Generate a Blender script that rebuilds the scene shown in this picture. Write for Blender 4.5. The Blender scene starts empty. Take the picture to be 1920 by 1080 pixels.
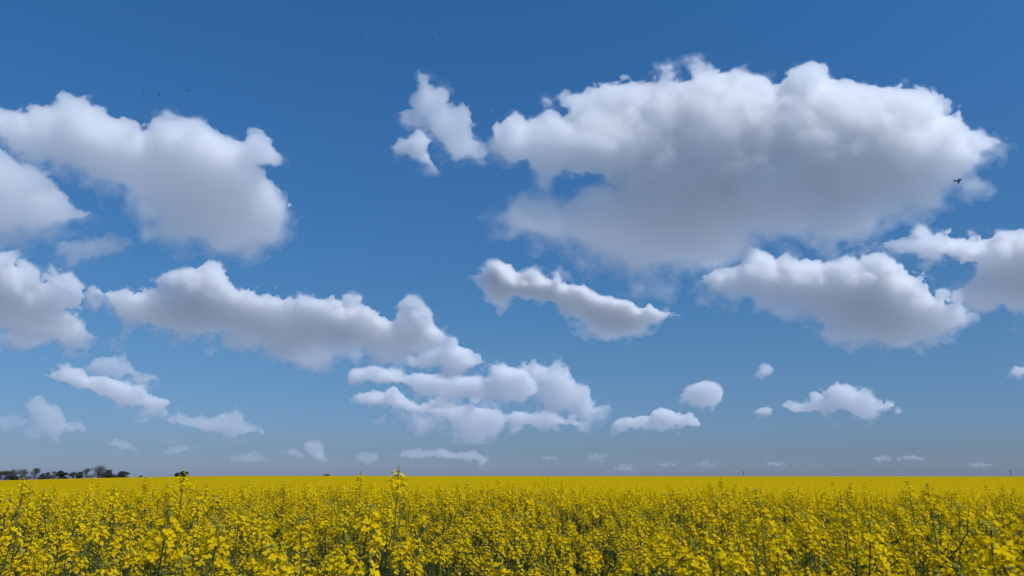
import bpy, bmesh, math, random
import numpy as np
from mathutils import Vector, Matrix, Euler

SC = bpy.context.scene
COL = SC.collection

# ------------------------------------------------------------------ camera
CAM_Z = 1.72
FPX = 1478.0                     # focal length in photograph pixels (1920 wide)
PITCH = math.radians(13.42)
ROLL = math.radians(0.05)
cam_data = bpy.data.cameras.new('camera')
cam_data.sensor_width = 36.0
cam_data.lens = 36.0 * FPX / 1920.0
cam_data.clip_start = 0.05
cam_data.clip_end = 120000.0
cam_data.dof.use_dof = True
cam_data.dof.focus_distance = 9.0
cam_data.dof.aperture_fstop = 11.0
cam = bpy.data.objects.new('camera', cam_data)
COL.objects.link(cam)
cam.location = (0, 0, CAM_Z)
cam.rotation_euler = (Matrix.Rotation(math.pi / 2 + PITCH, 3, 'X') @ Matrix.Rotation(ROLL, 3, 'Z')).to_euler()
SC.camera = cam
CAM_M = cam.rotation_euler.to_matrix()

# ------------------------------------------------------------------ sun, sky, exposure
SUN_EL = math.radians(52.0)
SUN_AZ = math.radians(128.0)     # clockwise from the viewing direction (+Y): to the right and a little behind
world = bpy.data.worlds.new('World')
SC.world = world
world.use_nodes = True
wn = world.node_tree
sky = wn.nodes.new('ShaderNodeTexSky')
sky.sky_type = 'NISHITA'
sky.sun_disc = False
sky.sun_elevation = SUN_EL
sky.sun_rotation = SUN_AZ
sky.altitude = 100.0
sky.air_density = 1.0
sky.dust_density = 0.6
sky.ozone_density = 6.0
bg = wn.nodes['Background']
# the air near the horizon is hazier, bluer and darker than the model's clean air: tint by height above the horizon
hsv = wn.nodes.new('ShaderNodeHueSaturation')
hsv.inputs['Saturation'].default_value = 1.2
tc = wn.nodes.new('ShaderNodeTexCoord')
sx = wn.nodes.new('ShaderNodeSeparateXYZ')
ramp = wn.nodes.new('ShaderNodeValToRGB')
mul = wn.nodes.new('ShaderNodeMix'); mul.data_type = 'RGBA'; mul.blend_type = 'MULTIPLY'
mul.inputs[0].default_value = 1.0
stops = [(0.0, (.44, .535, .87)), (.031, (.375, .452, .675)), (.149, (.57, .635, .69)), (.288, (.67, .78, .82)), (.413, (.74, .89, .935)), (.54, (.74, .96, 1.0))]
el = ramp.color_ramp.elements
while len(el) < len(stops): el.new(0.5)
for e, (p, c) in zip(el, stops):
    e.position = p; e.color = (*c, 1)
wn.links.new(tc.outputs['Generated'], sx.inputs[0])
wn.links.new(sx.outputs['Z'], ramp.inputs[0])
wn.links.new(sky.outputs[0], hsv.inputs['Color'])
wn.links.new(hsv.outputs[0], mul.inputs[6])
wn.links.new(ramp.outputs[0], mul.inputs[7])
wn.links.new(mul.outputs[2], bg.inputs[0])
bg.inputs['Strength'].default_value = 0.112
sun_d = bpy.data.lights.new('sun', 'SUN')
sun_d.energy = 3.05
sun_d.angle = math.radians(0.5)
sun_d.color = (1.0, 0.975, 0.945)
sun = bpy.data.objects.new('sun', sun_d)
COL.objects.link(sun)
S_DIR = Vector((math.sin(SUN_AZ) * math.cos(SUN_EL), math.cos(SUN_AZ) * math.cos(SUN_EL), math.sin(SUN_EL)))
sun.rotation_euler = S_DIR.to_track_quat('Z', 'Y').to_euler()
sun.location = (20, -8, 30)
SC.view_settings.view_transform = 'Standard'
SC.view_settings.look = 'None'
SC.view_settings.exposure = 0.08
SC.view_settings.gamma = 1.0
SC.cycles.use_denoising = True
SC.cycles.denoising_prefilter = 'ACCURATE'
SC.cycles.adaptive_threshold = 0.03
SC.cycles.max_bounces = 32
SC.cycles.diffuse_bounces = 4
SC.cycles.glossy_bounces = 2
SC.cycles.transmission_bounces = 4
SC.cycles.volume_bounces = 26
SC.cycles.transparent_max_bounces = 64

# ------------------------------------------------------------------ helpers
def tag(o, label=None, cat=None, group=None, kind=None):
    if label: o['label'] = label
    if cat: o['category'] = cat
    if group: o['group'] = group
    if kind: o['kind'] = kind
    return o

def new_mesh(name, verts, quads, mats=(), smooth=True, mat_index=None):
    """verts (n,3), quads (m,k) all faces with the same number of corners."""
    me = bpy.data.meshes.new(name)
    verts = np.asarray(verts, np.float32); quads = np.asarray(quads, np.int32)
    n, m, k = len(verts), len(quads), quads.shape[1]
    me.vertices.add(n); me.vertices.foreach_set('co', verts.ravel())
    me.loops.add(m * k); me.loops.foreach_set('vertex_index', quads.ravel())
    me.polygons.add(m)
    me.polygons.foreach_set('loop_start', np.arange(0, m * k, k, dtype=np.int32))
    me.polygons.foreach_set('loop_total', np.full(m, k, np.int32))
    for mt in mats: me.materials.append(mt)
    if mat_index is not None:
        me.polygons.foreach_set('material_index', np.asarray(mat_index, np.int32))
    me.polygons.foreach_set('use_smooth', np.full(m, smooth, bool))
    me.update(calc_edges=True); me.validate()
    return me

def link(name, data, parent=None, loc=None):
    o = bpy.data.objects.new(name, data)
    COL.objects.link(o)
    if parent is not None: o.parent = parent
    if loc is not None: o.location = loc
    return o

def pix_dir(px, py):
    """World direction through a photograph pixel, used to find where a thing stands."""
    d = Vector(((px - 960.0) / FPX, (540.0 - py) / FPX, -1.0))
    return CAM_M @ d

def smooth01(x, a, b):
    t = np.clip((x - a) / (b - a), 0, 1)
    return t * t * (3 - 2 * t)

# ------------------------------------------------------------------ materials
def leafy(name, col, trans=0.35, rough=0.5, vary=0.15, spec=0.25, tcol=None, scale=25.0):
    """Thin plant tissue: reflects and lets light through; a little different from plant to plant and from patch to patch."""
    m = bpy.data.materials.new(name); m.use_nodes = True
    nt = m.node_tree; N = nt.nodes; N.clear()
    out = N.new('ShaderNodeOutputMaterial')
    p = N.new('ShaderNodeBsdfPrincipled'); p.inputs['Roughness'].default_value = rough
    p.inputs['Specular IOR Level'].default_value = spec
    t = N.new('ShaderNodeBsdfTranslucent'); mx = N.new('ShaderNodeMixShader'); mx.inputs[0].default_value = trans
    oi = N.new('ShaderNodeObjectInfo'); hs = N.new('ShaderNodeHueSaturation'); hs.inputs['Color'].default_value = (*col, 1)
    mr = N.new('ShaderNodeMapRange'); mr.inputs[3].default_value = 1 - vary; mr.inputs[4].default_value = 1 + vary
    nz = N.new('ShaderNodeTexNoise'); nz.inputs['Scale'].default_value = scale; nz.inputs['Detail'].default_value = 2
    tcn = N.new('ShaderNodeTexCoord')
    nt.links.new(tcn.outputs['Object'], nz.inputs['Vector'])
    ml = N.new('ShaderNodeMath'); ml.operation = 'MULTIPLY_ADD'; ml.inputs[1].default_value = 0.5; 
    nt.links.new(nz.outputs[0], ml.inputs[0]); 
    half = N.new('ShaderNodeMath'); half.operation = 'MULTIPLY_ADD'; half.inputs[1].default_value = 0.5; half.inputs[2].default_value = 0.0
    nt.links.new(oi.outputs['Random'], half.inputs[0]); nt.links.new(half.outputs[0], ml.inputs[2])
    nt.links.new(ml.outputs[0], mr.inputs[0]); nt.links.new(mr.outputs[0], hs.inputs['Value'])
    nt.links.new(hs.outputs[0], p.inputs['Base Color'])
    if tcol is None: nt.links.new(hs.outputs[0], t.inputs['Color'])
    else: t.inputs['Color'].default_value = (*tcol, 1)
    nt.links.new(p.outputs[0], mx.inputs[1]); nt.links.new(t.outputs[0], mx.inputs[2]); nt.links.new(mx.outputs[0], out.inputs['Surface'])
    return m

M_PETAL = leafy('petal', (0.87, 0.605, 0.005), 0.30, 0.8, 0.16, 0.0, None, 60)
M_BUD = leafy('bud', (0.42, 0.42, 0.06), 0.15, 0.5, 0.2)
M_STEM = leafy('stem_green', (0.095, 0.12, 0.03), 0.05, 0.6, 0.3, 0.1)
M_DRY = leafy('stem_purple', (0.10, 0.075, 0.045), 0.0, 0.5, 0.3)
M_LEAF = leafy('leaf_green', (0.035, 0.075, 0.022), 0.25, 0.6, 0.3, 0.08)
M_TWIG = leafy('bare_twigs', (0.095, 0.088, 0.09), 0.0, 0.9, 0.25, 0.1, None, 0.3)
M_BARK = leafy('bark', (0.08, 0.073, 0.07), 0.0, 0.9, 0.25, 0.1, None, 0.5)
M_TREELEAF = leafy('young_leaves', (0.085, 0.095, 0.05), 0.2, 0.6, 0.3, 0.2, None, 0.3)
M_DARKLEAF = leafy('dark_leaves', (0.042, 0.055, 0.040), 0.15, 0.6, 0.3, 0.2, None, 0.3)

def noisy(name, cols, scale, detail=6, rough=0.95, coords='Object'):
    m = bpy.data.materials.new(name); m.use_nodes = True
    nt = m.node_tree; N = nt.nodes; p = N['Principled BSDF']
    p.inputs['Roughness'].default_value = rough; p.inputs['Specular IOR Level'].default_value = 0.0
    tcn = N.new('ShaderNodeTexCoord'); nz = N.new('ShaderNodeTexNoise'); nz.inputs['Scale'].default_value = scale; nz.inputs['Detail'].default_value = detail
    nz.inputs['Roughness'].default_value = 0.65
    r = N.new('ShaderNodeValToRGB'); e = r.color_ramp.elements
    while len(e) < len(cols): e.new(0.5)
    for k, (pos, c) in zip(e, cols): k.position = pos; k.color = (*c, 1)
    nt.links.new(tcn.outputs[coords], nz.inputs['Vector']); nt.links.new(nz.outputs[0], r.inputs[0]); nt.links.new(r.outputs[0], p.inputs['Base Color'])
    return m
# ------------------------------------------------------------------ the lie of the land
def land(x, y):
    """Height of the ground: level by the road, then a shallow hollow and a long slope up to a low crest 600 m out, falling away to one side and beyond."""
    x = np.asarray(x, float); y = np.asarray(y, float)
    r = np.hypot(x, y)
    ang = np.degrees(np.arctan2(x, y))
    side = np.clip((-ang - 18) / 15, 0, 2.0) * smooth01(-ang, -1, 0) * smooth01(ang, -170, -120)
    z = -1.30 * smooth01(r, 8.5, 40) + 1.65 * smooth01(r, 42, 600) - 0.0056 * side ** 1.5 * np.clip(r - 25, 0, None)
    z = z - smooth01(r, 640, 3000) * 14.0
    return z

def polar(rs, angs):
    R_, A_ = np.meshgrid(rs, angs, indexing='ij')
    x = R_ * np.sin(A_); y = R_ * np.cos(A_)
    n, m = R_.shape
    i = np.arange(n * m).reshape(n, m)
    q = np.stack([i[:-1, :-1], i[1:, :-1], i[1:, 1:], i[:-1, 1:]], -1).reshape(-1, 4)
    return x.ravel(), y.ravel(), q[:, ::-1]

M_SOIL = noisy('soil', [(0.3, (0.05, 0.04, 0.028)), (0.5, (0.085, 0.07, 0.045)), (0.7, (0.11, 0.10, 0.06))], 1.5)
M_LAND = noisy('bounce_far_land', [(0.3, (0.24, 0.28, 0.33)), (0.5, (0.31, 0.36, 0.425)), (0.7, (0.37, 0.43, 0.50))], 0.02)  # unseen land, pale blue added to bounce light up onto the cloud undersides
for nm, rr, mt in (('ground', np.concatenate([[0.0], np.geomspace(2, 1000, 50)]), M_SOIL), ('far_land', np.geomspace(1000, 45000, 30), M_LAND)):
    gx, gy, gq = polar(rr, np.linspace(0, math.tau, 181))
    gr = new_mesh(nm, np.stack([gx, gy, land(gx, gy)], 1), gq[:, ::-1], (mt,))
    if gr.polygons[5].normal.z < 0: gr.flip_normals()
    tag(link(nm, gr), kind='structure')

# ------------------------------------------------------------------ rapeseed: shapes
class Acc:
    """Collects triangles and quads with a material number."""
    def __init__(s): s.v = []; s.f = []; s.m = []
    def add(s, vs, fs, m):
        n = len(s.v); s.v.extend([tuple(v) for v in vs])
        for f in fs: s.f.append(tuple(i + n for i in f)); s.m.append(m)
    def tube(s, pts, rads, m, sides=4):
        pts = [Vector(p) for p in pts]; vs = []
        for i, p in enumerate(pts):
            d = (pts[min(i + 1, len(pts) - 1)] - pts[max(i - 1, 0)]).normalized()
            a = d.orthogonal().normalized(); b = d.cross(a)
            for k in range(sides):
                an = math.tau * k / sides
                vs.append(p + (a * math.cos(an) + b * math.sin(an)) * rads[i])
        fs = [(i * sides + k, i * sides + (k + 1) % sides, (i + 1) * sides + (k + 1) % sides, (i + 1) * sides + k) for i in range(len(pts) - 1) for k in range(sides)]
        s.add(vs, fs, m)
    def put(s, o, M):
        n = len(s.v); s.v.extend([tuple(M @ Vector(v)) for v in o.v]); s.f.extend([tuple(i + n for i in f) for f in o.f]); s.m.extend(o.m)
    def mesh(s, name, mats):
        me = bpy.data.meshes.new(name); me.from_pydata(s.v, [], s.f)
        for mt in mats: me.materials.append(mt)
        me.polygons.foreach_set('material_index', s.m); me.update()
        return me

PLANT_MATS = (M_PETAL, M_BUD, M_STEM, M_LEAF, M_DRY)
PETAL, BUD, STEM, LEAF, DRY = range(5)

def raceme(rg, size=1.0, n=20, pods=8, lod=0):
    """One flower head: open four petalled flowers round a knot of buds, young pods on stalks below. Origin at the foot, axis up."""
    a = Acc()
    L = 0.075 * size
    if lod == 0: a.tube([(0, 0, -0.07 * size), (0, 0, 0), (0, 0, L)], [0.0016, 0.0015, 0.001], STEM, 3)
    for i in range(n):
        t = i / n
        ang = i * 2.39996 + rg.uniform(-.3, .3)
        z = L * (0.10 + 0.85 * t) + rg.uniform(-.006, .006)
        rad = (0.030 - 0.016 * t) * size * rg.uniform(.75, 1.25)
        c = Vector((math.cos(ang) * rad, math.sin(ang) * rad, z + 0.010 * (1 - t)))
        nrm = (Vector((math.cos(ang), math.sin(ang), rg.uniform(.3, 1.1) + 0.9 * t))).normalized()
        u = nrm.orthogonal().normalized(); w = nrm.cross(u)
        r0 = rg.uniform(0, 1.6); pl = rg.uniform(.0068, .0094) * (1 if lod == 0 else 1.15) * size ** .5
        cup = rg.uniform(0.1, 0.55)
        if lod < 2:
            for k in range(4):
                an = r0 + k * math.pi / 2
                d = u * math.cos(an) + w * math.sin(an); e = nrm.cross(d)
                tip = c + d * pl + nrm * pl * cup * rg.uniform(.5, 1.3)
                mid = c + d * pl * .62 + nrm * pl * cup * .3
                a.add([c, mid - e * pl * .42, tip, mid + e * pl * .42], [(0, 1, 2, 3)], PETAL)
        else:
            for k in range(2):
                an = r0 + k * math.pi / 2
                d = u * math.cos(an) + w * math.sin(an); e = nrm.cross(d) * 0.45
                a.add([c - d * pl, c - e * pl + nrm * pl * .3, c + d * pl, c + e * pl + nrm * pl * .3], [(0, 1, 2, 3)], PETAL)
        if lod == 0 and i % 2 == 0:
            a.tube([(0, 0, z - 0.006), c], [0.0006, 0.0005], STEM, 3)
    for i in range(9 if lod == 0 else 4 if lod == 1 else 0):
        ang = rg.uniform(0, math.tau); rad = rg.uniform(0, .009) * size
        c = Vector((math.cos(ang) * rad, math.sin(ang) * rad, L + rg.uniform(-.004, .010)))
        h, b = .0042, .0021
        a.add([c + Vector((0, 0, -h * .4)), c + Vector((b, 0, 0)), c + Vector((-b * .5, b * .87, 0)), c + Vector((-b * .5, -b * .87, 0)), c + Vector((0, 0, h))],
              [(0, 2, 1), (0, 3, 2), (0, 1, 3), (1, 2, 4), (2, 3, 4), (3, 1, 4)], BUD)
    for i in range(pods if lod == 0 else 0):
        ang = rg.uniform(0, math.tau); z = rg.uniform(-.065, .01) * size; l = rg.uniform(.02, .045) * size
        p1 = Vector((math.cos(ang) * .008, math.sin(ang) * .008, z + .006)); p2 = p1 + Vector((math.cos(ang) * l * .75, math.sin(ang) * l * .75, l * rg.uniform(.3, .9)))
        a.tube([(0, 0, z), p1, (p1 + p2) / 2, p2], [.0005, .0006, .0012, .0004], STEM, 3)
    return a

def leaf_shape(a, p, d, ln, wd, rg):
    side = d.cross(Vector((0, 0, 1))).normalized(); droop = Vector((0, 0, -1))
    vs = []; k = 5
    for i in range(k + 1):
        t = i / k
        c = p + d * ln * t + droop * ln * .35 * t * t
        w = wd * math.sin(math.pi * min(t * .85 + .12, 1)) * (1 + rg.uniform(-.15, .15))
        vs += [c - side * w, c + Vector((0, 0, -.12 * w)), c + side * w]
    fs = []
    for i in range(k):
        b = i * 3
        fs += [(b, b + 1, b + 4, b + 3), (b + 1, b + 2, b + 5, b + 4)]
    a.add(vs, fs, LEAF)

def plant_parts(rg, height, heads, lod=0):
    """Stem with branches (Acc), foliage (Acc), and where each flower head sits: (position, axis, size)."""
    st, fo, tips = Acc(), Acc(), []
    lean = Vector((rg.uniform(-.10, .10), rg.uniform(-.08, .08), 0))
    def axis(t): return Vector((lean.x * t * t, lean.y * t * t, height * t))
    dark = rg.random() < .35
    N = 7
    st.tube([axis(i / N) for i in range(N + 1)], [.0065 * (1 - .72 * i / N) for i in range(N + 1)], STEM, 4)
    tips.append((axis(1), (axis(1) - axis(.9)).normalized(), rg.uniform(.95, 1.3)))
    for i in range(heads - 1):
        t = 0.50 + 0.42 * (i + rg.random()) / max(heads - 1, 1)
        p = axis(t); ang = i * 2.4 + rg.uniform(-.5, .5)
        ln = rg.uniform(.10, .30) * (1.35 - t)/.6
        out = Vector((math.cos(ang), math.sin(ang), 0))
        p1 = p + out * ln * .45 + Vector((0, 0, ln * .55)); p2 = p + out * ln * rg.uniform(.55, .85) + Vector((0, 0, ln * rg.uniform(1.1, 1.7)))
        if p2.z > height - .02: p2.z = height - rg.uniform(.02, .09)
        st.tube([p, (p + p1) / 2 + out * .01, p1, p2], [.0032, .0028, .0022, .0015], DRY if dark and i % 2 else STEM, 3)
        tips.append((p2, ((p2 - p1).normalized() + Vector((0, 0, .6))).normalized(), rg.uniform(.6, 1.1)))
        if lod == 0 and rg.random() < .8: leaf_shape(fo, p, (out + Vector((0, 0, .25))).normalized(), rg.uniform(.06, .12), rg.uniform(.008, .018), rg)
    for i in range(9 if lod == 0 else 5):
        t = rg.uniform(.25, .72); ang = rg.uniform(0, math.tau)
        leaf_shape(fo, axis(t), Vector((math.cos(ang), math.sin(ang), rg.uniform(.1, .6))).normalized(), rg.uniform(.10, .22), rg.uniform(.018, .04), rg)
    return st, fo, tips

def aim(p, ax, s, spin):
    return Matrix.Translation(p) @ ax.to_track_quat('Z', 'Y').to_matrix().to_4x4() @ Matrix.Rotation(spin, 4, 'Z') @ Matrix.Scale(s, 4)

rg = random.Random(5)
HEADS = [raceme(rg, 1.0, rg.randint(21, 32), rg.randint(4, 11)) for _ in range(8)]
HEAD_ME = [h.mesh('flower_head', PLANT_MATS) for h in HEADS]
HEADS_1 = [raceme(rg, 1.0, 20, 0, 1) for _ in range(4)]
HEADS_2 = [raceme(rg, 1.0, 15, 0, 2) for _ in range(3)]
H0 = 1.42                                     # height of the template plants
KINDS = []
for k in range(10):
    st, fo, tips = plant_parts(rg, H0, rg.randint(5, 8))
    KINDS.append((st.mesh('stem', PLANT_MATS), fo.mesh('foliage', PLANT_MATS), [(p, ax, s, rg.randrange(8), rg.uniform(0, 6.28)) for p, ax, s in tips], st, fo))
for me in HEAD_ME + [k[0] for k in KINDS] + [k[1] for k in KINDS]:
    me.polygons.foreach_set('use_smooth', np.zeros(len(me.polygons), bool))

# ------------------------------------------------------------------ rapeseed: where the plants stand
nr = np.random.default_rng(21)
HALF = math.radians(41)
def scatter(r0, r1, density):
    n = int(HALF * (r1 * r1 - r0 * r0) * density)
    r = np.sqrt(nr.uniform(r0 * r0, r1 * r1, n)); a = nr.uniform(-HALF, HALF, n)
    P = np.stack([r * np.sin(a), r * np.cos(a)], 1)
    keep = nr.random(n) < np.clip(0.62 + 0.55 * patches(P[:, 0], P[:, 1]), 0.12, 1)
    return P[keep]
def patches(x, y):
    """Thinner and thicker stands, a step or two across."""
    return (np.sin(x * 3.1 + 1.3 * np.sin(y * 1.9)) * np.sin(y * 2.6 + 1.1 * np.sin(x * 2.3 + 1)) + 0.6 * np.sin(x * 6.3 - y * 4.1) * np.sin(y * 7.7 + x * 2.2))
def canopy(x, y):
    """Crop height varies gently over the field."""
    return 1.40 + 0.030 * np.sin(x * 1.7 + 0.6 * y) * np.cos(y * 1.1 - .4 * x) + 0.025 * np.sin(x * .55 - .35 * y) + 0.035 * patches(x, y)

near = scatter(1.28, 5.0, 36)
d = np.hypot(near[:, 0], near[:, 1])
in_view = np.abs(np.arctan2(near[:, 0], near[:, 1])) < math.radians(34)
order = np.argsort(np.where(in_view, d, 99))
N_SINGLE = 286
single = near[order[:N_SINGLE]]; rest = near[order[N_SINGLE:]]
LABEL_COMMON = 'flowering rapeseed plant in the crowded front rows, yellow heads on green stems'
GROUP = 'rapeseed plants in the front rows of the field'

_made = {}
def set_plant(kind, loc, rot, scale, label, group, tilt=(0, 0)):
    """The first plant of a kind is built from its parts; later ones copy the plant and each of its parts."""
    if kind in _made:
        src = _made[kind]
        root = src.copy(); COL.objects.link(root)
        kids = []
        for ch in src.children:
            c = ch.copy(); COL.objects.link(c); c.parent = root; kids.append(c)
    else:
        stem_me, fol_me, tips, _, _ = KINDS[kind]
        root = link('rapeseed_plant', None)
        link('stem', stem_me, root); link('foliage', fol_me, root)
        for p, ax, s, hv, spin in tips:
            h = link('flower_head', HEAD_ME[hv], root); h.matrix_local = aim(p, ax, s, spin)
        _made[kind] = root
    root.location = loc; root.rotation_euler = (tilt[0], tilt[1], rot); root.scale = (min(max(scale, .95), 1.1),) * 2 + (scale,)
    tag(root, label, 'plant', group)
    return root

rg = random.Random(77)
for i, (x, y) in enumerate(single):
    hgt = float(canopy(x, y)) + rg.gauss(0, .07) - 0.04 * max(0, 1.6 - math.hypot(x, y))
    set_plant(i % len(KINDS), (x, y, 0), rg.uniform(0, 6.28), hgt / H0, LABEL_COMMON, GROUP, (rg.gauss(0, .03), rg.gauss(0, .03)))

# plants that stand out: where their top flower is seen and how far off they stand
bpy.context.view_layer.update()
for px, py, dist, label, kind in [
        (745, 889, 3.3, 'tallest rapeseed plant, its pale head alone against the sky', 0),
        (344, 887, 4.0, 'tall rapeseed plant whose head covers the small dark horizon bush', 3),
        (44, 897, 4.0, 'tall rapeseed plant in front of the row of far trees', 5),
        (1425, 930, 1.9, 'tall thin stemmed rapeseed plant below the first far pole', 7),
        (1742, 916, 3.1, 'tall rapeseed plant, taller of two standing close under the fish shaped cloud', 2),
        (1706, 914, 4.4, 'slender rapeseed plant, slighter of two standing close under the fish shaped cloud', 8),
        (1850, 990, 1.3, 'big rapeseed head close up, low in the corner below the edge cloud', 4),
        (1290, 1012, 1.4, 'close rapeseed plant leaning over the others at the lower edge', 6),
        (985, 925, 3.4, 'rapeseed plant overtopping its neighbours below the flat knobbed cloud', 1)]:
    d = pix_dir(px, py); d = d / math.hypot(d.x, d.y) * dist
    z = CAM_Z + d.z - 0.045
    tip = max(KINDS[kind][2], key=lambda t: t[0].z)[0]
    sc = (z - .05) / H0
    w = min(max(sc, .95), 1.1)
    set_plant(kind, (d.x - tip.x * w, d.y - tip.y * w, 0), 0.0, sc, label, GROUP)

# ------------------------------------------------------------------ the rest of the crop: one object
def whole(kind, lod):
    _, _, tips, st, fo = KINDS[kind]
    a = Acc()
    if lod == 0:
        a.put(st, Matrix()); a.put(fo, Matrix())
        for p, ax, s, hv, spin in tips: a.put(HEADS[hv], aim(p, ax, s, spin))
    else:
        b, c, tp = plant_parts(random.Random(kind * 7 + lod), H0, 6 if lod == 1 else 7, 1)
        a.put(b, Matrix()); a.put(c, Matrix())
        hs = HEADS_1 if lod == 1 else HEADS_2
        for i, (p, ax, s) in enumerate(tp): a.put(hs[(kind + i) % len(hs)], aim(p, ax, s * (1.08 if lod == 1 else 1.35), i * 1.3))
    return a.mesh('crop_plant', PLANT_MATS)

pts, scl, idx = [], [], []
def lay(P, kinds, sd):
    for (x, y), h in zip(P, canopy(P[:, 0], P[:, 1]) + nr.normal(0, sd, len(P))):
        pts.append((x, y, float(land(x, y)))); scl.append(h / H0); idx.append(kinds[nr.integers(len(kinds))])
protos = [bpy.data.objects.new('crop_plant', whole(k, 0)) for k in range(6)] + [bpy.data.objects.new('crop_plant', whole(k, 1)) for k in range(4)] + [bpy.data.objects.new('crop_plant', whole(k, 2)) for k in range(4)]
lay(rest, list(range(6)), .055)
lay(scatter(5.0, 9.0, 36), list(range(6)), .06)
lay(scatter(9.0, 18.0, 38), list(range(6, 10)), .06)
lay(scatter(18.0, 46.0, 22), list(range(10, 14)), .055)

# farther than this a plant is smaller than a pixel: a closed, uneven roof of bloom
M_BLOOM = noisy('distant_bloom', [(0.30, (0.22, 0.155, 0.005)), (0.46, (0.43, 0.292, 0.004)), (0.62, (0.58, 0.390, 0.004))], 3.0, 8)
cx, cy, cq = polar(np.geomspace(25, 640, 330), np.linspace(-HALF - .1, HALF + .1, 700))
rs = np.random.default_rng(3)
cz = land(cx, cy) + canopy(cx, cy) - 0.035 + rs.normal(0, .022, len(cx))
far_v = np.stack([cx, cy, cz], 1)
n0 = len(far_v)
allv = np.concatenate([far_v, np.array(pts)])
me = new_mesh('rapeseed_crop', allv, cq[:, ::-1], (M_BLOOM,), False)
if me.polygons[0].normal.z < 0: me.flip_normals()
at = me.attributes.new('plant_scale', 'FLOAT', 'POINT'); at.data.foreach_set('value', np.concatenate([np.zeros(n0), scl]).astype(np.float32))
at = me.attributes.new('plant_kind', 'INT', 'POINT'); at.data.foreach_set('value', np.concatenate([np.full(n0, -1), idx]).astype(np.int32))
at = me.attributes.new('plant_turn', 'FLOAT', 'POINT'); at.data.foreach_set('value', nr.uniform(0, 6.28, len(allv)).astype(np.float32))
crop = link('rapeseed_crop', me)
tag(crop, 'yellow flowering rapeseed crop filling the field to the horizon', 'crop', None, 'stuff')
ng = bpy.data.node_groups.new('crop_scatter', 'GeometryNodeTree')
ng.interface.new_socket('Geometry', in_out='INPUT', socket_type='NodeSocketGeometry'); ng.interface.new_socket('Geometry', in_out='OUTPUT', socket_type='NodeSocketGeometry')
N = ng.nodes; Lk = ng.links.new
gi = N.new('NodeGroupInput'); go = N.new('NodeGroupOutput'); join = N.new('GeometryNodeJoinGeometry')
def attr(name, typ):
    a = N.new('GeometryNodeInputNamedAttribute'); a.data_type = typ; a.inputs['Name'].default_value = name
    return a.outputs[0]
kn, sn, tn = attr('plant_kind', 'INT'), attr('plant_scale', 'FLOAT'), attr('plant_turn', 'FLOAT')
rot = N.new('ShaderNodeCombineXYZ'); Lk(tn, rot.inputs['Z'])
sxyz = N.new('ShaderNodeCombineXYZ'); sxyz.inputs[0].default_value = 1.0; sxyz.inputs[1].default_value = 1.0; Lk(sn, sxyz.inputs[2])
for k, po in enumerate(protos):
    oi = N.new('GeometryNodeObjectInfo'); oi.inputs['Object'].default_value = po; oi.inputs['As Instance'].default_value = True
    cmpn = N.new('FunctionNodeCompare'); cmpn.data_type = 'INT'; cmpn.operation = 'EQUAL'
    Lk(kn, cmpn.inputs[2]); cmpn.inputs[3].default_value = k
    ip = N.new('GeometryNodeInstanceOnPoints')
    Lk(gi.outputs[0], ip.inputs['Points']); Lk(cmpn.outputs[0], ip.inputs['Selection']); Lk(oi.outputs['Geometry'], ip.inputs['Instance'])
    Lk(rot.outputs[0], ip.inputs['Rotation']); Lk(sxyz.outputs[0], ip.inputs['Scale'])
    Lk(ip.outputs[0], join.inputs[0])
Lk(gi.outputs[0], join.inputs[0])
Lk(join.outputs[0], go.inputs[0])
md = crop.modifiers.new('crop_scatter', 'NODES'); md.node_group = ng
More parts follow.
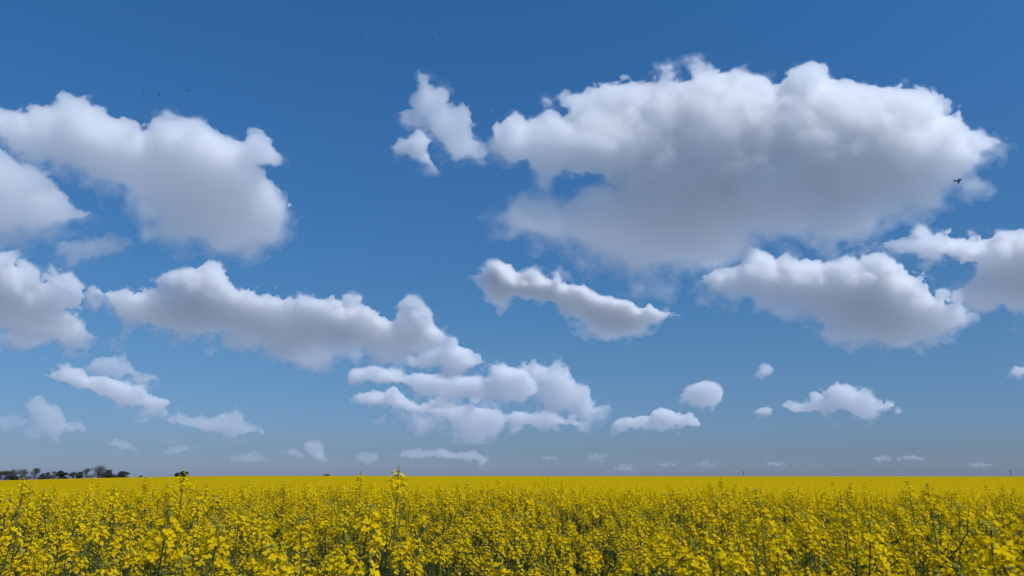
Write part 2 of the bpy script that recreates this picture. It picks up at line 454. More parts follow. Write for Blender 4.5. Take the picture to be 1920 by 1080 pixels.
# ------------------------------------------------------------------ far trees beyond the crest
def tree(px, top, width, kind, label, seed, dist=820.0, group='trees beyond the crest of the field'):
    """kind: 'bare' twiggy crown, 'olive' crown just coming into leaf, 'dark' dense crown."""
    rg = random.Random(seed)
    d = pix_dir(px, top); d = d / math.hypot(d.x, d.y) * dist
    x, y = d.x, d.y; ztop = CAM_Z + d.z
    z0 = float(land(x, y)); H = ztop - z0; W = width / FPX * dist
    low = kind == 'dark'
    root = link('tree', None, None, (x, y, z0)); tag(root, label, 'tree', group)
    tr, cr = Acc(), Acc()
    ch = (0.92 if low else 0.86) * H; cz = H - ch / 2
    if W > ch * 1.8 or H - W * 0.9 < 0: pass
    tr.tube([(0, 0, -.3), (0.05 * W * rg.uniform(-1, 1), 0, H * .3), (0.05 * W * rg.uniform(-1, 1), 0.1, H * .55), (0, 0, H * .9)], [W * .030 + .12, W * .024 + .1, W * .016 + .05, .03], 0, 6)
    lobes = []
    for i in range(12):
        a = rg.uniform(0, math.tau); r = W * .5 * rg.uniform(.25, .74)
        c = Vector((math.cos(a) * r, math.sin(a) * r, cz + ch * (rg.uniform(-.48, .28) if low else rg.uniform(-.46, .30))))
        f_ = min(max((c.z - (cz - ch / 2)) / ch, 0), 1); c.x *= math.sqrt(max(1 - f_ * f_, .05)) * 1.1; c.y *= math.sqrt(max(1 - f_ * f_, .05)) * 1.1
        lobes.append((c, W * rg.uniform(.21, .32), min(ch * rg.uniform(.14, .24), W * .3)))
    lobes.append((Vector((W * rg.uniform(-.08, .08), 0, H - ch * .18)), W * .2, ch * .17))
    for c, rw, rh in lobes:
        b = Vector((0, 0, H * rg.uniform(.18, .45)))
        tr.tube([b, b.lerp(c, .55) + Vector((0, 0, -H * .03)), c], [W * .012 + .05, W * .008 + .035, .025], 0, 4)
        for _ in range(5):
            e = c + Vector((rg.gauss(0, 1) * rw * .6, rg.gauss(0, 1) * rw * .6, rg.gauss(0.2, 1) * rh * .6))
            tr.tube([b.lerp(c, rg.uniform(.5, .95)), c.lerp(e, .5), e], [.06, .045, .02], 0, 3)
    n = {'bare': 1700, 'olive': 2200, 'dark': 4200}[kind]
    for _ in range(n):
        c, rw, rh = lobes[rg.randrange(len(lobes))]
        v = Vector((rg.gauss(0, 1), rg.gauss(0, 1), rg.gauss(0, 1))); v = v.normalized() * rg.random() ** .45
        p = c + Vector((v.x * rw, v.y * rw, v.z * rh))
        if p.z < H * .06: continue
        o = (p - Vector((0, 0, H * .45))).normalized()
        if kind == 'dark' or (kind == 'olive' and rg.random() < .6):
            s = rg.uniform(.22, .5) * (1 if kind == 'dark' else .8)
            u = Vector((rg.gauss(0, 1), rg.gauss(0, 1), rg.gauss(0, 1))).normalized(); w = u.orthogonal().normalized()
            cr.add([p - u * s, p + w * s * .6, p + u * s, p - w * s * .6], [(0, 1, 2, 3)], 0)
        else:                                     # a bundle of fine twigs
            l = rg.uniform(.8, 1.9); q = p + (o + Vector((rg.gauss(0, .4), rg.gauss(0, .4), rg.uniform(0, .6)))).normalized() * l
            if q.z > H: q.z = H
            w = (q - p).orthogonal().normalized() * rg.uniform(.03, .055)
            cr.add([p - w, p + w, q], [(0, 1, 2)], 1)
    link('trunk', tr.mesh('trunk', (M_BARK,)), root)
    link('crown', cr.mesh('crown', (M_DARKLEAF if low else M_TREELEAF, M_TWIG)), root)

for i, (px, top, w, kind, lb) in enumerate([
        (-1, 883, 9, 'bare', 'bare far tree cut by the very edge, first of the row'),
        (13, 882, 19, 'olive', 'olive tinted far tree just coming into leaf beside the edge'),
        (27, 880, 17, 'bare', 'grey leafless tree behind the low dark bush of the row'),
        (27, 892, 13, 'dark', 'low dark bush at the foot of the grey leafless tree'),
        (44, 879, 20, 'olive', 'olive green far tree behind the tall rapeseed head'),
        (67, 877, 18, 'bare', 'tall leafless tree between olive tree and small green bush'),
        (80, 887, 10, 'dark', 'small dark green bush at the foot of tall leafless tree'),
        (91, 885, 12, 'bare', 'thin see-through leafless tree of the first clump'),
        (102, 883, 14, 'bare', 'leafless grey tree leaning on the dark round bush'),
        (117, 882, 20, 'dark', 'dark round bush that ends the first clump of trees'),
        (139, 884, 16, 'bare', 'small leafless tree that opens the second clump'),
        (150, 884, 10, 'dark', 'narrow dark upright bush in the second clump'),
        (164, 878, 20, 'bare', 'pale open leafless tree beside the tallest tree'),
        (187, 872, 28, 'bare', 'tallest far tree with a domed dense twiggy crown'),
        (205, 880, 26, 'dark', 'dark bushy tree leaning against the tallest tree'),
        (231, 883, 26, 'dark', 'dark dome shaped tree that ends the long row'),
        (264, 892, 6, 'dark', 'tiny lone bush past the dark dome shaped tree'),
        (334, 886, 15, 'dark', 'lone bush, paler of the pair behind the tall rapeseed'),
        (345, 883, 17, 'dark', 'lone dark bush, darker of the pair behind the tall rapeseed'),
        (613, 889, 12, 'dark', 'tiny dark clump of scrub on the bare horizon')]):
    tree(px, top, w, kind, lb, 300 + i)
    if px == 187: tree(188, 874, 24, 'bare', 'inner stem of the same dense crown as tallest far tree, standing behind it', 390, 832.0)

# ------------------------------------------------------------------ two far poles
M_POLE = noisy('weathered_pole', [(0.3, (0.05, 0.05, 0.055)), (0.7, (0.085, 0.085, 0.09))], 3.0)
for px, top, lb in ((1394, 883.5, 'far power pole with crossarm on the bare middle of the horizon'), (1894.5, 882, 'far power pole with crossarm at the last edge of the horizon')):
    dist = 760.0
    d = pix_dir(px, top); d = d / math.hypot(d.x, d.y) * dist
    z0 = float(land(d.x, d.y)); H = CAM_Z + d.z - z0
    root = link('power_pole', None, None, (d.x, d.y, z0)); root.rotation_euler.z = 0.25; tag(root, lb, 'pole', 'power poles on the horizon')
    a = Acc(); a.tube([(0, 0, -.4), (0, 0, H * .5), (0, 0, H)], [.22, .19, .15], 0, 8); link('post', a.mesh('post', (M_POLE,)), root)
    a = Acc(); a.tube([(-1.25, 0, H - .45), (1.25, 0, H - .45)], [.13, .13], 0, 4); a.tube([(-.9, 0, H - .45), (0, 0, H - 1.3), (.9, 0, H - .45)], [.06, .06, .06], 0, 4)
    link('crossarm', a.mesh('crossarm', (M_POLE,)), root)
    for ox in (-1.1, 0, 1.1):
        a = Acc(); zz = H if ox == 0 else H - .32
        a.tube([(ox, 0, zz), (ox, 0, zz + .1), (ox, 0, zz + .2), (ox, 0, zz + .34)], [.05, .12, .12, .04], 0, 6); link('insulator', a.mesh('insulator', (M_POLE,)), root)

# ------------------------------------------------------------------ insects over the field
M_FLY = noisy('insect_black', [(0.3, (0.008, 0.008, 0.01)), (0.7, (0.02, 0.018, 0.018))], 900, 2, 0.45)
M_WING = leafy('insect_wing', (0.10, 0.10, 0.11), 0.45, 0.3, 0.1, 0.4, None, 300)
def insect_meshes():
    a = Acc()                                     # head, thorax and abdomen in one tapering body, six legs
    prof = [(-.50, .02), (-.44, .10), (-.30, .17), (-.12, .165), (-.02, .12), (.04, .16), (.16, .19), (.27, .15), (.31, .09), (.35, .13), (.43, .14), (.50, .06), (.52, .01)]
    a.tube([(x, 0, 0.02 * math.cos(x * 5)) for x, _ in prof], [r for _, r in prof], 0, 8)
    for sgn in (-1, 1):
        for lx in (.02, .12, .22):
            a.tube([(lx, sgn * .10, -.10), (lx + (lx - .12), sgn * .26, -.20), (lx + 1.6 * (lx - .12), sgn * .30, -.42)], [.018, .014, .008], 0, 3)
    b = a.mesh('insect', (M_FLY,)); b.polygons.foreach_set('use_smooth', np.ones(len(b.polygons), bool))
    w = Acc()
    out = [(0, 0), (.10, .16), (.06, .46), (-.06, .72), (-.22, .80), (-.34, .66), (-.34, .40), (-.22, .14)]
    th = .006
    w.add([(x, y, .02 * y) for x, y in out] + [(x, y, .02 * y - th) for x, y in out],
          [tuple(range(7, -1, -1))[::-1], tuple(range(15, 7, -1))] + [(i, (i + 1) % 8, 8 + (i + 1) % 8, 8 + i)[::-1] for i in range(8)], 0)
    return b, w.mesh('wing', (M_WING,))
B_ME, W_ME = insect_meshes()
proto_fly = None
for px, py, dist, size, hx, hy, hz, lb in [
        (1797.5, 340, 1.75, .0165, 0.2, -1.25, 0.5, 'black insect against the bright end of the huge cloud'),
        (269.5, 177, 2.6, .0085, 0.1, 0.1, 0.7, 'tiny dark insect, first of three over the long sloping cloud'),
        (298, 176.5, 2.4, .0090, 0.3, 0.2, 0.4, 'tiny dark insect, darkest of three over the long sloping cloud'),
        (352, 171, 3.0, .0105, 0.0, 0.1, 0.1, 'tiny dark insect, last of three over the long sloping cloud'),
        (676.5, 64.5, 3.0, .0080, 0.2, 0.6, 1.2, 'tiny dark insect, highest of three near the top of the sky'),
        (723.5, 68.5, 3.0, .0100, 0.0, 0.1, 0.2, 'tiny dark insect, middle one of three near the top of the sky'),
        (811, 72.5, 3.0, .0085, 0.1, 0.0, 0.3, 'tiny dark insect, lowest of three near the top of the sky'),
        (1855, 45, 2.8, .0090, 0.1, -0.9, 0.6, 'tiny dark insect alone in the upper corner of the sky'),
        (1396, 693, 3.4, .0090, 0.0, 0.1, 0.3, 'tiny dark insect beside a faint scrap of cloud'),
        (1326, 714, 3.0, .0095, 0.1, 0.2, 0.0, 'tiny dark insect on the crown of the small round cloud'),
        (1295, 724, 3.2, .0075, 0.2, -0.4, 0.9, 'tiny dark insect on the shoulder of the small round cloud')]:
    if proto_fly is None:
        o = link('insect', B_ME)
        for sgn in (1, -1):
            w = link('wing', W_ME, o); w.location = (.14, .06 * sgn, .15); w.scale = (1, sgn, 1); w.rotation_euler = (.5 * sgn, 0, 0)
        proto_fly = o
    else:
        o = proto_fly.copy(); COL.objects.link(o)
        for ch in proto_fly.children:
            c = ch.copy(); COL.objects.link(c); c.parent = o
    d = pix_dir(px, py).normalized() * dist
    o.location = Vector((0, 0, CAM_Z)) + d
    o.scale = (size * (0.62 if size > .012 else 0.54),) * 3
    o.rotation_euler = (hx, hy, hz)
    tag(o, lb, 'insect', 'insects flying over the field')
# ------------------------------------------------------------------ clouds
def spline_w(n, step, period, rs):
    """Cubic B-spline weights: n samples, STEP apart, over a lattice of the given period."""
    x = np.arange(n) * step / period + rs
    i = np.floor(x).astype(int); t = x - i
    m = i.max() + 4
    W = np.zeros((n, m), np.float32)
    r = np.arange(n)
    for k, w in enumerate(((1 - t) ** 3 / 6, (3 * t ** 3 - 6 * t ** 2 + 4) / 6, (-3 * t ** 3 + 3 * t ** 2 + 3 * t + 1) / 6, t ** 3 / 6)):
        W[r, i + k] = w
    return W

def noise3(shape, steps, period, rng):
    Ws = [spline_w(n, s, p, rng.random()) for n, s, p in zip(shape, steps, (period if hasattr(period, '__len__') else (period,) * 3))]
    L = rng.standard_normal([w.shape[1] for w in Ws]).astype(np.float32)
    a = np.tensordot(Ws[0], L, (1, 0))
    a = np.tensordot(a, Ws[1], (1, 1))          # x, z', y
    a = np.tensordot(a, Ws[2], (1, 1))          # x, y, z
    return a * 1.9

def poly_sd(poly, U, V):
    """Signed distance (inside positive) of the points U, V to a closed outline."""
    P = np.asarray(poly, float); Q = np.roll(P, -1, 0)
    d2 = np.full(U.shape, 1e12); ins = np.zeros(U.shape, bool)
    for (ax, ay), (bx, by) in zip(P, Q):
        ex, ey = bx - ax, by - ay
        L = max(ex * ex + ey * ey, 1e-9)
        t = np.clip(((U - ax) * ex + (V - ay) * ey) / L, 0, 1)
        d2 = np.minimum(d2, (U - ax - t * ex) ** 2 + (V - ay - t * ey) ** 2)
        c = (ay > V) != (by > V)
        if ay != by:
            ins ^= c & (U < (bx - ax) * (V - ay) / (by - ay) + ax)
    d = np.sqrt(d2)
    return np.where(ins, d, -d)

def surface_nets(F):
    """Closed quads round F > 0 (F must be negative on the border of the grid): vertices in grid units and quads facing outwards."""
    S = F > 0
    nx, ny, nz = F.shape
    c = S[:-1, :-1, :-1].astype(np.int8)
    tot = c.copy()
    for dx in (0, 1):
        for dy in (0, 1):
            for dz in (0, 1):
                if dx or dy or dz:
                    tot += S[dx:nx - 1 + dx, dy:ny - 1 + dy, dz:nz - 1 + dz]
    act = np.argwhere((tot > 0) & (tot < 8))
    idx = np.full((nx - 1, ny - 1, nz - 1), -1, np.int32)
    idx[tuple(act.T)] = np.arange(len(act))
    corner = [(a, b, e) for a in (0, 1) for b in (0, 1) for e in (0, 1)]
    val = {k: F[act[:, 0] + k[0], act[:, 1] + k[1], act[:, 2] + k[2]] for k in corner}
    acc = np.zeros((len(act), 3)); cnt = np.zeros(len(act))
    for k in corner:
        for ax in range(3):
            if k[ax] == 0:
                k2 = list(k); k2[ax] = 1; k2 = tuple(k2)
                a, b = val[k], val[k2]
                m = (a > 0) != (b > 0)
                t = np.where(m, a / np.where(m, a - b, 1), 0)
                p = np.array(k, float)[None].repeat(len(act), 0); p[:, ax] = t
                acc += p * m[:, None]; cnt += m
    verts = act + acc / cnt[:, None]
    quads = []
    for ax in range(3):
        sl0 = [slice(None)] * 3; sl1 = [slice(None)] * 3
        sl0[ax] = slice(0, -1); sl1[ax] = slice(1, None)
        a, b = S[tuple(sl0)], S[tuple(sl1)]
        for up in (True, False):
            e = np.argwhere((a & ~b) if up else (~a & b))
            o1, o2 = (ax + 1) % 3, (ax + 2) % 3
            q = []
            for s1, s2 in ((0, 0), (1, 0), (1, 1), (0, 1)):
                p = e.copy(); p[:, o1] -= s1; p[:, o2] -= s2
                q.append(idx[tuple(p.T)])
            q = np.stack(q, 1)
            quads.append(q if up else q[:, ::-1])
    return verts, np.concatenate(quads)

_vol_mats = {}
def cloud_air(density, outer, forward):
    key = '%.3g' % density + str(outer) + str(forward)
    if key not in _vol_mats:
        m = bpy.data.materials.new('cloud_vapour'); m.use_nodes = True
        nt = m.node_tree; nt.nodes.clear()
        out = nt.nodes.new('ShaderNodeOutputMaterial')
        v = nt.nodes.new('ShaderNodeVolumeScatter')
        v.inputs['Color'].default_value = (0.962, 0.980, 1.0, 1)  # blue tint painted in, standing in for airlight over the grey undersides
        v.inputs['Density'].default_value = density
        v.inputs['Anisotropy'].default_value = forward
        nt.links.new(v.outputs[0], out.inputs['Volume'])
        m.cycles.homogeneous_volume = True
        if outer:                     # the skin of the cloud: a film of droplets, nearly clear
            mx = nt.nodes.new('ShaderNodeMixShader'); tr = nt.nodes.new('ShaderNodeBsdfTransparent'); df = nt.nodes.new('ShaderNodeBsdfDiffuse')
            mx.inputs[0].default_value = 0.01
            df.inputs['Color'].default_value = (0.9, 0.9, 0.9, 1)
            nt.links.new(tr.outputs[0], mx.inputs[1]); nt.links.new(df.outputs[0], mx.inputs[2])
            nt.links.new(mx.outputs[0], out.inputs['Surface'])
        _vol_mats[key] = m
    return _vol_mats[key]

def make_cloud(poly, label, seed, dist, thin=0.10, spread=None, depth=0.5, tilt=1.1, knee=0.3, vox=None, rough=1.15, rmax=110.0, holes=(), soft=None, group=None, bound=None, tear=0.0, forward=0.55):
    """One cumulus: outline in photograph pixels as seen from the road, its distance in metres, and a real thickness along the line of sight.
    tilt leans the underside away (farther at the bottom). A dense body of vapour (mean free path thin times its
    half height) lies inside ever thinner coats; knee is how far down its height the cloud starts to recede."""
    rng = np.random.default_rng(seed)
    P = np.asarray(poly, float)
    ext = min(np.ptp(P[:, 1]), np.ptp(P[:, 0]))
    if vox is None: vox = min(max(ext / 110, 1.3), 2.3)
    if spread is None: spread = min(max(ext * 0.06, 2.5), 14)
    if soft is None: soft = min(max(ext * 0.06, 2.5), 16)
    pad = spread * 2.2 + 8 * vox
    u0, v0 = P.min(0) - pad; u1, v1 = P.max(0) + pad
    if bound: u0, u1 = max(u0, bound[0]), min(u1, bound[1])
    nu, nv = int((u1 - u0) / vox) + 2, int((v1 - v0) / vox) + 2
    U = u0 + np.arange(nu) * vox; V = v0 + np.arange(nv) * vox
    UU, VV = np.meshgrid(U, V, indexing='ij')
    s = poly_sd(P, UU, VV)
    for h in holes: s = np.minimum(s, -poly_sd(h, UU, VV))
    R = min(s.max(), rmax)
    H = R * depth + 6
    wv = vox * 1.25
    # towers and hollows: the near and the far side bulge by different amounts from place to place
    hn = H * 1.55
    nw = int(2 * (hn + pad) / wv) + 2
    Wc = -(hn + pad) + np.arange(nw) * wv
    def lumps():
        L, per, amp = np.zeros((nu, nv), np.float32), min(R * 1.3, 120.0), 0.22
        while per > 9:
            n = noise3((nu, nv, 1), (vox, vox, 1), per, rng)[:, :, 0]
            L = L + amp * ((np.abs(n) - 0.45) * 1.1 + 0.35 * n); per *= 0.53; amp *= 0.57
        return np.clip(1.0 + L, 0.35, 1.55).astype(np.float32) * H
    Hn, Hf = lumps(), lumps()
    W3 = Wc.astype(np.float32)[None, None, :]
    H3 = np.where(W3 < 0, Hn[:, :, None], Hf[:, :, None])
    q = np.abs(W3) / H3
    need = R * (1 - np.sqrt(np.clip(1 - q * q, 0, 1))) + np.maximum(q - 1, 0) * R * 2.0
    sh = (nu, nv, nw); st = (vox, vox, wv)
    F = (np.minimum(s, R).astype(np.float32)[:, :, None] - need).astype(np.float32)
    # how far below its own skyline a point of the outline lies: 0 at the top edge, 1 at the bottom edge
    ins = s > 0
    hi = np.where(ins.any(1), VV[0][np.argmax(ins, 1)], np.nan); lo = np.where(ins.any(1), VV[0][nv - 1 - np.argmax(ins[:, ::-1], 1)], np.nan)
    ok = ~np.isnan(hi); hi = np.interp(U, U[ok], hi[ok]); lo = np.interp(U, U[ok], lo[ok])
    low = smooth01((VV - hi[:, None]) / np.maximum(lo - hi, 1)[:, None], 0.25, 1.0).astype(np.float32)[:, :, None]
    # billows: rounded bulges at several sizes, the smallest only one or two pixels of the photograph
    per = min(R * 1.2, 90.0); amp = per * 0.26 * rough
    wisp = 0
    while per > vox * 1.5:
        n = noise3(sh, st, (per * 1.15, per, per), rng)
        F += amp * (1.45 if per < 26 else 1.2 if per < 45 else 0.42) * ((np.abs(n) - 0.5) * (0.75 - 0.5 * low) + n * (0.3 + 0.25 * low))
        if tear and 8 < per < 70: F -= tear * per * 0.55 * np.maximum(np.abs(n) - 0.35, 0)
        if per < 40: wisp = wisp + n * (per ** 0.8) * 0.30
        per *= 0.56; amp *= 0.66
    def closed(G):
        G[0], G[-1], G[:, 0], G[:, -1] = -1, -1, -1, -1
        G[:, :, 0], G[:, :, -1] = -1, -1
        return G
    def place(g):
        u = u0 + g[:, 0] * vox; v = v0 + g[:, 1] * vox; w = Wc[0] + g[:, 2] * wv
        vt, vb = P[:, 1].min(), P[:, 1].max(); x = (v - vt) / (vb - vt) - knee
        w = w + tilt * (vb - vt) * np.log1p(np.exp(np.clip(x * 9, -30, 30))) / 9
        d = dist * (1 + w / FPX)
        c = np.stack([(u - 960) / FPX, (540 - v) / FPX, -np.ones(len(u))], 1)
        M = np.array(CAM_M)
        return (c * d[:, None]) @ M.T + np.array(cam.location)
    unit = dist / FPX
    mfp = R * thin
    coats = ((spread * (0.35 + 0.9 * low), 1.0, 0.9, 8.0), (spread * (0.05 + 0.3 * low), 0.6, 0.8, 4.5), (-soft * 0.35 * low, 0.2, 0.7, 2.6), (-soft * low, 0.0, 0.4, 1.0))
    root = None
    for o, w0, w1, thinner in coats:
        G = closed(np.asarray(F + o + wisp * (w0 + w1 * low), np.float32))
        if (G > 0).sum() < 20: continue
        g, q = surface_nets(G)
        p = place(g)
        if root is None:
            org = p.mean(0)
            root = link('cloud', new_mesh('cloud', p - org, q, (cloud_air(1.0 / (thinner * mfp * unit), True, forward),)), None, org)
            tag(root, label, 'cloud', group or 'cumulus clouds over the field')
        else:
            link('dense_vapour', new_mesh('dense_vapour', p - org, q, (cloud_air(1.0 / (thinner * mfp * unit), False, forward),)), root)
    return root
def cl(poly, label, seed, dist, **k):
    
    if dist > 7000: k['forward'] = 0.2; k['rough'] = k.get('rough', 1.0) * 1.3; k['thin'] = k.get('thin', 0.2) * (1.4 if dist < 14000 else 6.0)  # far clouds made thinner, standing in for the haze that would fade them
    return make_cloud(poly, label, seed, dist, **k)

BIG = [(926,236),(934,224),(938,244),(948,218),(968,212),(985,228),(1010,222),(1022,205),(1055,205),(1052,185),(1075,165),(1110,160),(1150,158),(1190,155),(1215,146),(1250,145),(1290,145),(1300,132),(1330,128),(1345,135),(1380,138),(1420,145),(1450,156),(1475,140),(1495,130),(1505,115),(1525,112),(1543,122),(1550,138),(1580,142),(1610,152),(1640,150),(1670,158),(1720,160),(1740,168),(1760,172),(1772,195),(1780,210),(1800,205),(1815,225),(1818,245),(1840,258),(1865,268),(1855,290),(1835,320),(1830,335),(1790,342),(1760,355),(1755,375),(1735,385),(1690,400),(1640,412),(1620,435),(1590,450),(1560,460),(1530,450),(1520,435),(1480,440),(1425,440),(1422,462),(1400,478),(1370,490),(1340,497),(1300,505),(1250,508),(1210,518),(1185,526),(1165,515),(1140,500),(1100,480),(1080,462),(1040,440),(1000,430),(965,424),(946,404),(955,398),(975,388),(1005,380),(1035,382),(1045,388),(1072,368),(1095,352),(1150,346),(1110,330),(1065,326),(1030,338),(1010,314),(985,302),(962,304),(955,300),(940,298),(928,285)]
cl(BIG, 'huge bright topped cloud with a broad grey belly, largest in the sky', 11, 3200, knee=0.55, tilt=1.2, thin=0.16)
cl([(790,142),(800,145),(812,160),(835,180),(850,200),(870,195),(885,205),(893,230),(890,260),(900,285),(900,308),(880,300),(850,308),(835,285),(815,262),(790,240),(765,230),(745,215),(740,205),(765,195),(775,175)], 'ragged torn wisp of cloud just beside the tip of the huge cloud', 12, 3100, thin=0.6, rough=1.05, soft=3, spread=6, tear=0.25)
cl([(735,270),(760,262),(785,252),(805,265),(800,285),(815,300),(818,322),(795,308),(765,295),(740,292)], 'small ragged scrap hanging under the torn wisp of cloud', 13, 3100, thin=0.6, rough=1.05, soft=3, spread=5, tear=0.2)
cl([(-160,180),(0,195),(20,200),(50,205),(60,195),(95,197),(105,190),(97,172),(115,166),(140,175),(170,188),(200,210),(220,215),(250,220),(275,240),(285,222),(310,215),(350,218),(385,220),(405,240),(430,255),(455,258),(470,245),(490,243),(510,262),(525,285),(540,300),(510,305),(480,308),(500,325),(520,345),(535,370),(545,385),(540,405),(530,430),(522,450),(500,462),(480,470),(440,465),(400,468),(360,455),(320,448),(290,440),(310,420),(300,400),(260,380),(215,365),(170,340),(130,325),(95,310),(50,295),(0,262),(-160,230)], 'long white cloud sloping down from the upper corner below three specks', 14, 3000, thin=0.19, tear=0.15, knee=0.35, rough=1.1, soft=14)
cl([(-200,290),(-60,280),(0,282),(30,295),(70,305),(100,330),(125,355),(145,385),(170,400),(160,420),(130,435),(90,445),(40,450),(0,450),(-60,455),(-200,440)], 'soft grey cloud cut by the edge under the long sloping cloud', 15, 3200, thin=0.35, soft=22)
cl([(110,455),(150,445),(200,440),(240,455),(235,475),(190,490),(140,490),(110,475)], 'faint shapeless veil of cloud under the soft grey cloud', 16, 3300, thin=2.6, spread=12, rough=1.2)
cl([(-200,475),(-80,470),(0,478),(20,485),(45,505),(60,525),(75,556),(86,532),(105,515),(135,517),(155,535),(162,555),(150,573),(122,580),(145,586),(160,600),(175,630),(150,642),(110,640),(70,632),(30,630),(0,628),(-80,630),(-200,630)], 'white cloud with three rounded heads cut by the edge', 117, 5200, thin=0.13, soft=10)
cl([(170,545),(210,545),(250,552),(275,548),(290,540),(320,530),(345,520),(370,510),(390,505),(415,512),(430,525),(450,535),(470,530),(485,545),(510,552),(540,560),(552,575),(565,560),(590,550),(625,548),(655,565),(690,575),(715,595),(740,605),(762,612),(738,600),(748,583),(765,578),(785,578),(800,590),(808,610),(822,628),(810,645),(780,655),(760,665),(720,670),(680,658),(640,652),(600,655),(570,665),(530,670),(490,660),(450,650),(410,640),(370,632),(320,630),(275,622),(250,615),(235,590),(210,570)], 'long lumpy cloud with a white crest sloping down to a curled hook', 18, 5900, thin=0.12)
cl([(760,670),(790,658),(815,645),(835,637),(860,640),(885,655),(905,672),(910,690),(890,700),(860,705),(820,700),(780,695)], 'rounded white dome of cloud below the curled hook', 19, 7400, tilt=0.5, thin=0.3)
cl([(670,705),(700,695),(740,700),(785,705),(810,700),(860,705),(900,705),(920,695),(945,690),(970,695),(990,702),(1005,715),(1000,735),(975,745),(930,748),(880,748),(820,745),(780,735),(740,720),(690,715)], 'flat cloud ending in a rounded knob, under the white dome', 20, 9000, thin=0.32)
cl([(668,745),(690,735),(715,727),(740,730),(765,740),(790,755),(820,752),(860,755),(900,755),(925,768),(935,785),(925,800),(905,812),(870,808),(850,798),(820,785),(780,780),(730,772),(690,765)], 'low streak of cloud with a pale hump, lowest of the central stack', 21, 11500, thin=0.36)
cl([(980,685),(1000,680),(1030,685),(1060,695),(1085,715),(1105,735),(1112,750),(1127,765),(1120,780),(1095,785),(1060,775),(1020,768),(1005,750),(1010,725),(1000,705)], 'hazy cloud shaped like a slanting shell beside the knobbed flat cloud', 22, 9500, thin=0.4)
cl([(945,780),(975,775),(1005,780),(1025,775),(1060,785),(1100,790),(1085,800),(1050,800),(1000,800),(960,798)], 'thin pale strip of cloud beneath the slanting shell shaped cloud', 23, 12500, thin=0.9)
cl([(902,515),(912,495),(935,488),(955,495),(965,515),(985,512),(1010,515),(1045,518),(1065,530),(1100,540),(1130,552),(1160,558),(1185,562),(1205,575),(1215,563),(1235,575),(1265,588),(1250,600),(1225,608),(1195,612),(1165,615),(1135,625),(1110,615),(1085,605),(1060,585),(1030,578),(1000,570),(980,570),(965,560),(940,568),(915,562),(905,540)], 'small slanting cloud with a round head, alone below the huge cloud', 24, 5000, rough=0.75, thin=0.12)
cl([(1325,525),(1340,505),(1370,495),(1400,482),(1440,478),(1455,490),(1475,475),(1505,478),(1530,485),(1555,495),(1580,490),(1615,482),(1645,488),(1680,497),(1715,505),(1730,520),(1735,540),(1755,555),(1770,548),(1775,562),(1800,565),(1803,590),(1795,610),(1775,630),(1740,642),(1690,648),(1640,645),(1600,635),(1570,620),(1540,605),(1500,580),(1460,565),(1425,555),(1400,545),(1360,548),(1335,545)], 'broad white cloud directly under the belly of the huge cloud', 25, 5300, thin=0.12)
cl([(1730,450),(1790,448),(1830,452),(1850,448),(1870,442),(1900,442),(1915,432),(1990,430),(2120,450),(2120,590),(1990,590),(1900,585),(1860,580),(1825,570),(1800,550),(1810,535),(1840,525),(1825,510),(1830,495),(1790,492),(1750,485)], 'white cloud cut by the edge beyond the broad white cloud', 26, 4600, thin=0.13)
cl([(1590,458),(1640,448),(1680,445),(1710,440),(1745,440),(1775,448),(1770,488),(1750,497),(1715,485),(1680,472),(1640,465)], 'thin torn band of cloud bridging huge cloud and edge cloud', 27, 4500, thin=1.1, rough=1.3, spread=10, tear=0.5)
cl([(90,705),(110,695),(140,692),(165,700),(195,702),(225,710),(260,722),(290,740),(320,752),(315,770),(280,772),(240,768),(200,755),(160,740),(130,730),(100,722)], 'pale slanting cloud under the hooked lumpy cloud', 28, 10500, thin=0.45)
cl([(170,690),(180,672),(215,670),(245,675),(265,700),(290,708),(270,718),(220,708),(190,700)], 'faint grey puff behind the crest of the pale slanting cloud', 29, 11000, thin=1.6)
cl([(305,790),(335,770),(350,780),(380,782),(410,775),(440,773),(460,785),(485,800),(490,815),(460,822),(410,820),(360,812),(320,800)], 'low cream topped cloud bank at the foot of the pale slanting cloud', 30, 15000, thin=0.3)
cl([(65,800),(68,775),(80,758),(105,752),(120,765),(130,785),(155,795),(165,810),(140,820),(100,820),(72,815)], 'single puffy turret of cloud low above the row of trees', 31, 14500, thin=0.27)
cl([(-30,790),(0,778),(35,775),(60,782),(62,800),(30,806),(-30,804)], 'dim low cloud bank beside the puffy turret, cut by the edge', 32, 15500, thin=1.2)
cl([(1160,795),(1180,783),(1200,778),(1220,782),(1235,770),(1265,768),(1290,775),(1308,788),(1310,802),(1280,806),(1230,800),(1190,806),(1165,805)], 'two humped little cloud below the small round cloud', 33, 13000, thin=0.5)
cl([(1272,740),(1290,722),(1315,715),(1338,720),(1355,735),(1358,752),(1345,765),(1310,762),(1280,752)], 'small round cloud with a dark insect at its crown', 34, 11000, rough=0.6, thin=0.45)
cl([(1460,762),(1475,750),(1500,753),(1520,740),(1550,735),(1570,722),(1595,730),(1620,742),(1645,752),(1670,750),(1687,755),(1685,770),(1650,778),(1600,775),(1550,780),(1510,782),(1480,775)], 'low fish shaped cloud standing alone above the open field', 35, 12500, thin=0.5)
cl([(1412,702),(1432,688),(1450,690),(1446,703),(1420,709)], 'tiny faint scrap of cloud above the fish shaped cloud', 36, 11000, thin=1.8)
cl([(1893,698),(1905,688),(1935,690),(1930,705),(1905,706)], 'tiny faint scrap of cloud at the very edge of the sky', 37, 11000, thin=1.5)
cl([(1410,772),(1425,764),(1448,768),(1445,776),(1420,778)], 'tiny faint scrap of cloud beside the tail of the fish shaped cloud', 38, 13000, thin=1.8)
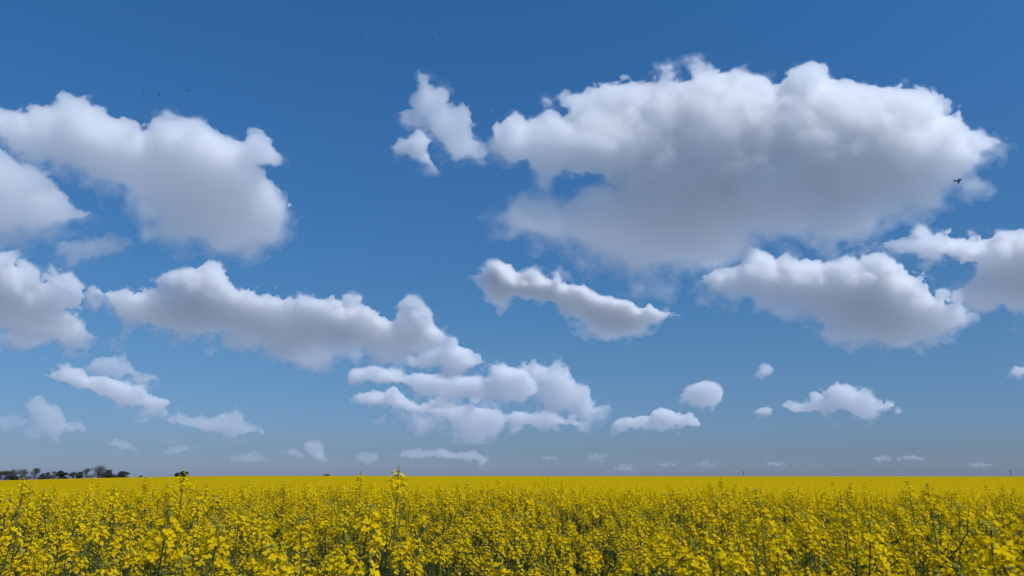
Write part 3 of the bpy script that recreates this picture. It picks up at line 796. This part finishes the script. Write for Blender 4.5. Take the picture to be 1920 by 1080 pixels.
cl([(570,850),(575,828),(590,825),(605,832),(615,850),(608,862),(585,866)], 'little pale turret of cloud low over the middle of the horizon', 39, 21000, thin=0.35)
cl([(530,846),(548,838),(565,844),(568,856),(545,860)], 'dim scrap of cloud touching the little pale turret', 40, 21500, thin=1.3)
cl([(663,856),(680,848),(710,850),(713,865),(690,878),(675,869)], 'ragged small cloud between the little turret and the low bank', 41, 21000, thin=0.8)
cl([(750,852),(775,845),(805,845),(830,838),(845,845),(870,848),(895,845),(920,860),(910,868),(870,866),(810,862),(770,863)], 'long low cloud bank lying just over the tall flower', 42, 20000, thin=0.5)
cl([(195,835),(215,823),(240,827),(250,840),(225,844)], 'small dim cream cloud low between turret and cream topped bank', 43, 20000, thin=0.9)
cl([(300,848),(320,836),(345,834),(360,842),(345,852),(315,856)], 'dim grey smudge of cloud under the cream topped bank', 44, 22000, thin=1.5)
cl([(430,860),(455,848),(490,850),(505,862),(480,870),(440,870)], 'dim flat smudge of cloud before the little pale turret', 45, 23000, thin=1.5)
for i, (x, y, w, h_, t, lb) in enumerate([
        (1030, 860, 26, 10, 1.1, 'speck of pale cloud low over the horizon nearest the low bank'),
        (1118, 858, 44, 16, 1.2, 'dim crumbly cloud low over the horizon between two pale specks'),
        (1168, 880, 44, 16, 1.0, 'pale half dome of cloud sitting on the horizon'),
        (1250, 872, 36, 10, 1.5, 'flat dim cloud next to the half dome on the horizon'),
        (1320, 873, 60, 14, 1.3, 'flat dim cloud on the horizon before the first pole'),
        (1452, 872, 40, 12, 1.4, 'dim scrap of cloud on the horizon just past the first pole'),
        (1650, 862, 34, 13, 0.9, 'bright speck of cloud low below the fish shaped cloud'),
        (1708, 860, 56, 13, 1.0, 'thin streak of bright cloud beside the bright speck'),
        (1838, 873, 56, 13, 1.4, 'dim scrap of cloud on the horizon beside the last pole')]):
    rr = random.Random(i)
    poly = [(x + w / 2 * math.cos(a) * rr.uniform(.8, 1.15), y - h_ / 2 * (math.sin(a) if math.sin(a) > 0 else 0.55 * math.sin(a)) * rr.uniform(.7, 1.25)) for a in [k * math.tau / 14 for k in range(14)]]
    cl(poly, lb, 60 + i, 24000, thin=t * 2.2, rough=1.5)
